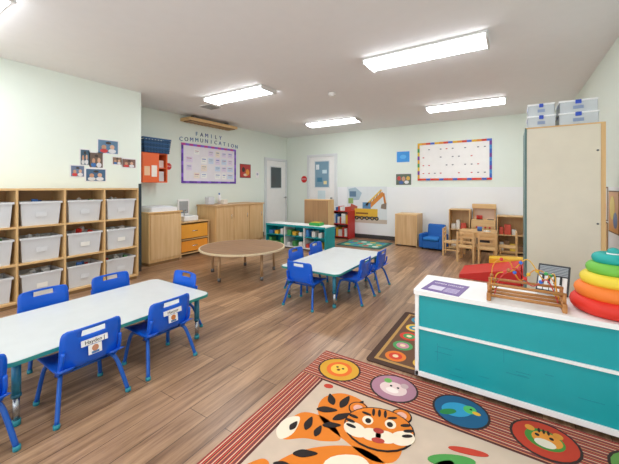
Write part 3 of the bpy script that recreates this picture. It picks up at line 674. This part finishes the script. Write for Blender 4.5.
unit('play_kitchen_shelf',-1.12,-.72,7.2,7.54,.82,'open'); unit('play_kitchen_stove',-.70,-.27,7.2,7.54,.62,'stove'); unit('play_kitchen_cupboard',-.25,.2,7.2,7.54,.72,'open'); unit('play_kitchen_shelf',.22,.6,7.2,7.54,.6,'open')
# wood table and chairs
b=B('wooden_play_table'); x0,x1,y0,y1=-.82,-.22,6.35,6.85; b.rrect(x0,x1,y0,y1,.04,.47,.495,wood('#c89a64','#d9b27e',axis='X'))
for x in (x0+.04,x1-.04):
    for y in (y0+.04,y1-.04): b.box(x-.022,x+.022,y-.022,y+.022,0,.47,BIRCH,.004)
b.box(x0+.06,x1-.06,y0+.03,y0+.05,.4,.47,BIRCHX); b.box(x0+.06,x1-.06,y1-.05,y1-.03,.4,.47,BIRCHX); b.box(x0+.03,x0+.05,y0+.06,y1-.06,.4,.47,BIRCHY); b.box(x1-.05,x1-.03,y0+.06,y1-.06,.4,.47,BIRCHY)
b.cyl((-.5,6.6,.495),(-.5,6.6,.57),.04,mat('#3f6fb0')); b.cyl((-.38,6.55,.495),(-.38,6.55,.51),.06,mat('#e6e2da'))
b.done()
def wchair():
    b=B('wooden_toddler_chair'); 
    b.box(-.14,.14,-.13,.14,.24,.26,BIRCHX,.004)
    for sx in (-1,1):
        b.box(sx*.125-.015,sx*.125+.015,.1,.13,0,.24,BIRCH,.003); b.box(sx*.125-.015,sx*.125+.015,-.14,-.11,0,.52,BIRCH,.003)
        b.box(sx*.125-.008,sx*.125+.008,-.11,.1,.1,.125,BIRCHY)
    for zz in (.33,.41,.48): b.box(-.11,.11,-.133,-.117,zz,zz+.035,BIRCHX,.003)
    return b.mesh(False)[0]
WC=wchair()
for x,y,r in [(-.68,6.2,0),(-.35,6.2,0),(-.98,6.6,-90),(-.06,6.6,90)]: inst(WC,'wooden_toddler_chair',x,y,r)
# soft mats
b=B('soft_climbing_wedge'); 
def prism(pts_xz,y0,y1,m):
    M=Matrix(((1,0,0,0),(0,0,-1,0),(0,1,0,0),(0,0,0,1))); b.poly(pts_xz,-y1,-y0,m,M=M)
RM=mat('#d8322c',.45)
prism([(-.64,0),(.1,0),(.1,.22),(-.64,.05)],5.0,5.6,RM)
prism([(-.3,0),(.6,0),(.6,.26),(-.3,.2)],5.62,5.85,mat('#f0be2e',.45))
prism([(.11,0),(.6,0),(.6,.27),(.11,.23)],5.0,5.6,RM)
b.done()
# teal-white low shelf mid room
b=B('low_toy_shelf'); x0,x1,y0,y1=-4.62,-3.1,5.45,5.85; h2=.48
b.box(x0,x1,y0,y1,h2,h2+.022,M_white,.004); b.box(x0,x1,y0,y1,.03,.05,M_white)
for x in (x0,x0+.5,x0+1.0,x1-.02): b.box(x,x+.02,y0,y1,.05,h2,TEAL if x in (x0,x1-.02) else M_white,.002)
b.box(x0+.02,x1-.02,y0+.005,y1,.26,.275,TEAL); b.box(x0+.02,x1-.02,y1-.012,y1,.05,h2,TEAL); b.box(x0,x1,y0-.006,y0,h2-.02,h2+.022,TEAL); b.box(x0+.05,x1-.05,y0+.05,y1-.05,0,.03,mat('#555555'))
r=random.Random(8)
for zz in (.05,.275):
    for q in range(9):
        x=x0+.06+q*.16; 
        if q in (3,6): x+=.02
        b.box(x,x+r.uniform(.06,.1),y0+.03,y0+.2,zz,zz+r.uniform(.07,.15),mat(r.choice(['#e0b03a','#4f9a5a','#c94a3a','#dcdcd8','#3f7fc0','#e8e6e0'])),.008)
b.done()
b=B('green_toy_bin'); b.box(-3.55,-3.3,5.55,5.75,.502,.56,mat('#3aa84f'),.01); b.box(-3.52,-3.33,5.58,5.72,.56,.575,mat('#d8c04a'),.01); b.done()
b=B('bookcase_back_panel'); x0,x1,y0,y1=-3.99,-3.38,6.05,6.33
b.box(x0,x1,y0,y0+.015,.03,1.0,wood('#a8805a','#bd9468'),.002); b.box(x0,x0+.02,y0+.015,y1,0,1.0,BIRCH); b.box(x1-.02,x1,y0+.015,y1,0,1.0,BIRCH); b.box(x0,x1,y0,y1,1.0,1.02,BIRCHX,.003)
for zz in (.05,.36,.68): b.box(x0+.02,x1-.02,y0+.015,y1,zz,zz+.015,BIRCHX)
b.done()
# right wall art
for (y,z,w,hh3,c,bl) in [(4.75,1.12,.42,.34,'#e8e0d0',[(-.2,.1,.2,.25,'#e8702a'),(.2,-.1,.2,.3,'#d94a3a')]),(4.75,.76,.42,.3,'#dcb98a',[(-.2,0,.2,.3,'#8a4a2a'),(.25,.1,.15,.3,'#4f9a5a')]),(4.3,1.05,.36,.4,'#d99a4a',[(-.1,.1,.25,.3,'#e8d04a'),(.2,-.2,.2,.2,'#3f6fb0')])]:
    pic('childrens_artwork',MW_right(XR-.012,y,z),w,hh3,c,bl,'#7a5a3a').done()
# ------------------------------------------------------------------ world + camera
w=bpy.data.worlds.new('world'); scene.world=w; w.use_nodes=True
w.node_tree.nodes['Background'].inputs[0].default_value=(.93,.97,1,1); w.node_tree.nodes['Background'].inputs[1].default_value=1.8
scene.view_settings.view_transform='Standard'; scene.view_settings.exposure=0.15
cam=bpy.data.cameras.new('camera'); co=bpy.data.objects.new('camera',cam); COL.objects.link(co)
cam.sensor_width=36; cam.lens=318/619*36; cam.shift_y=-45/619; cam.clip_start=.05
co.location=(0,0,1.3); co.rotation_euler=(math.pi/2,0,math.atan(202.5/318))
scene.camera=co
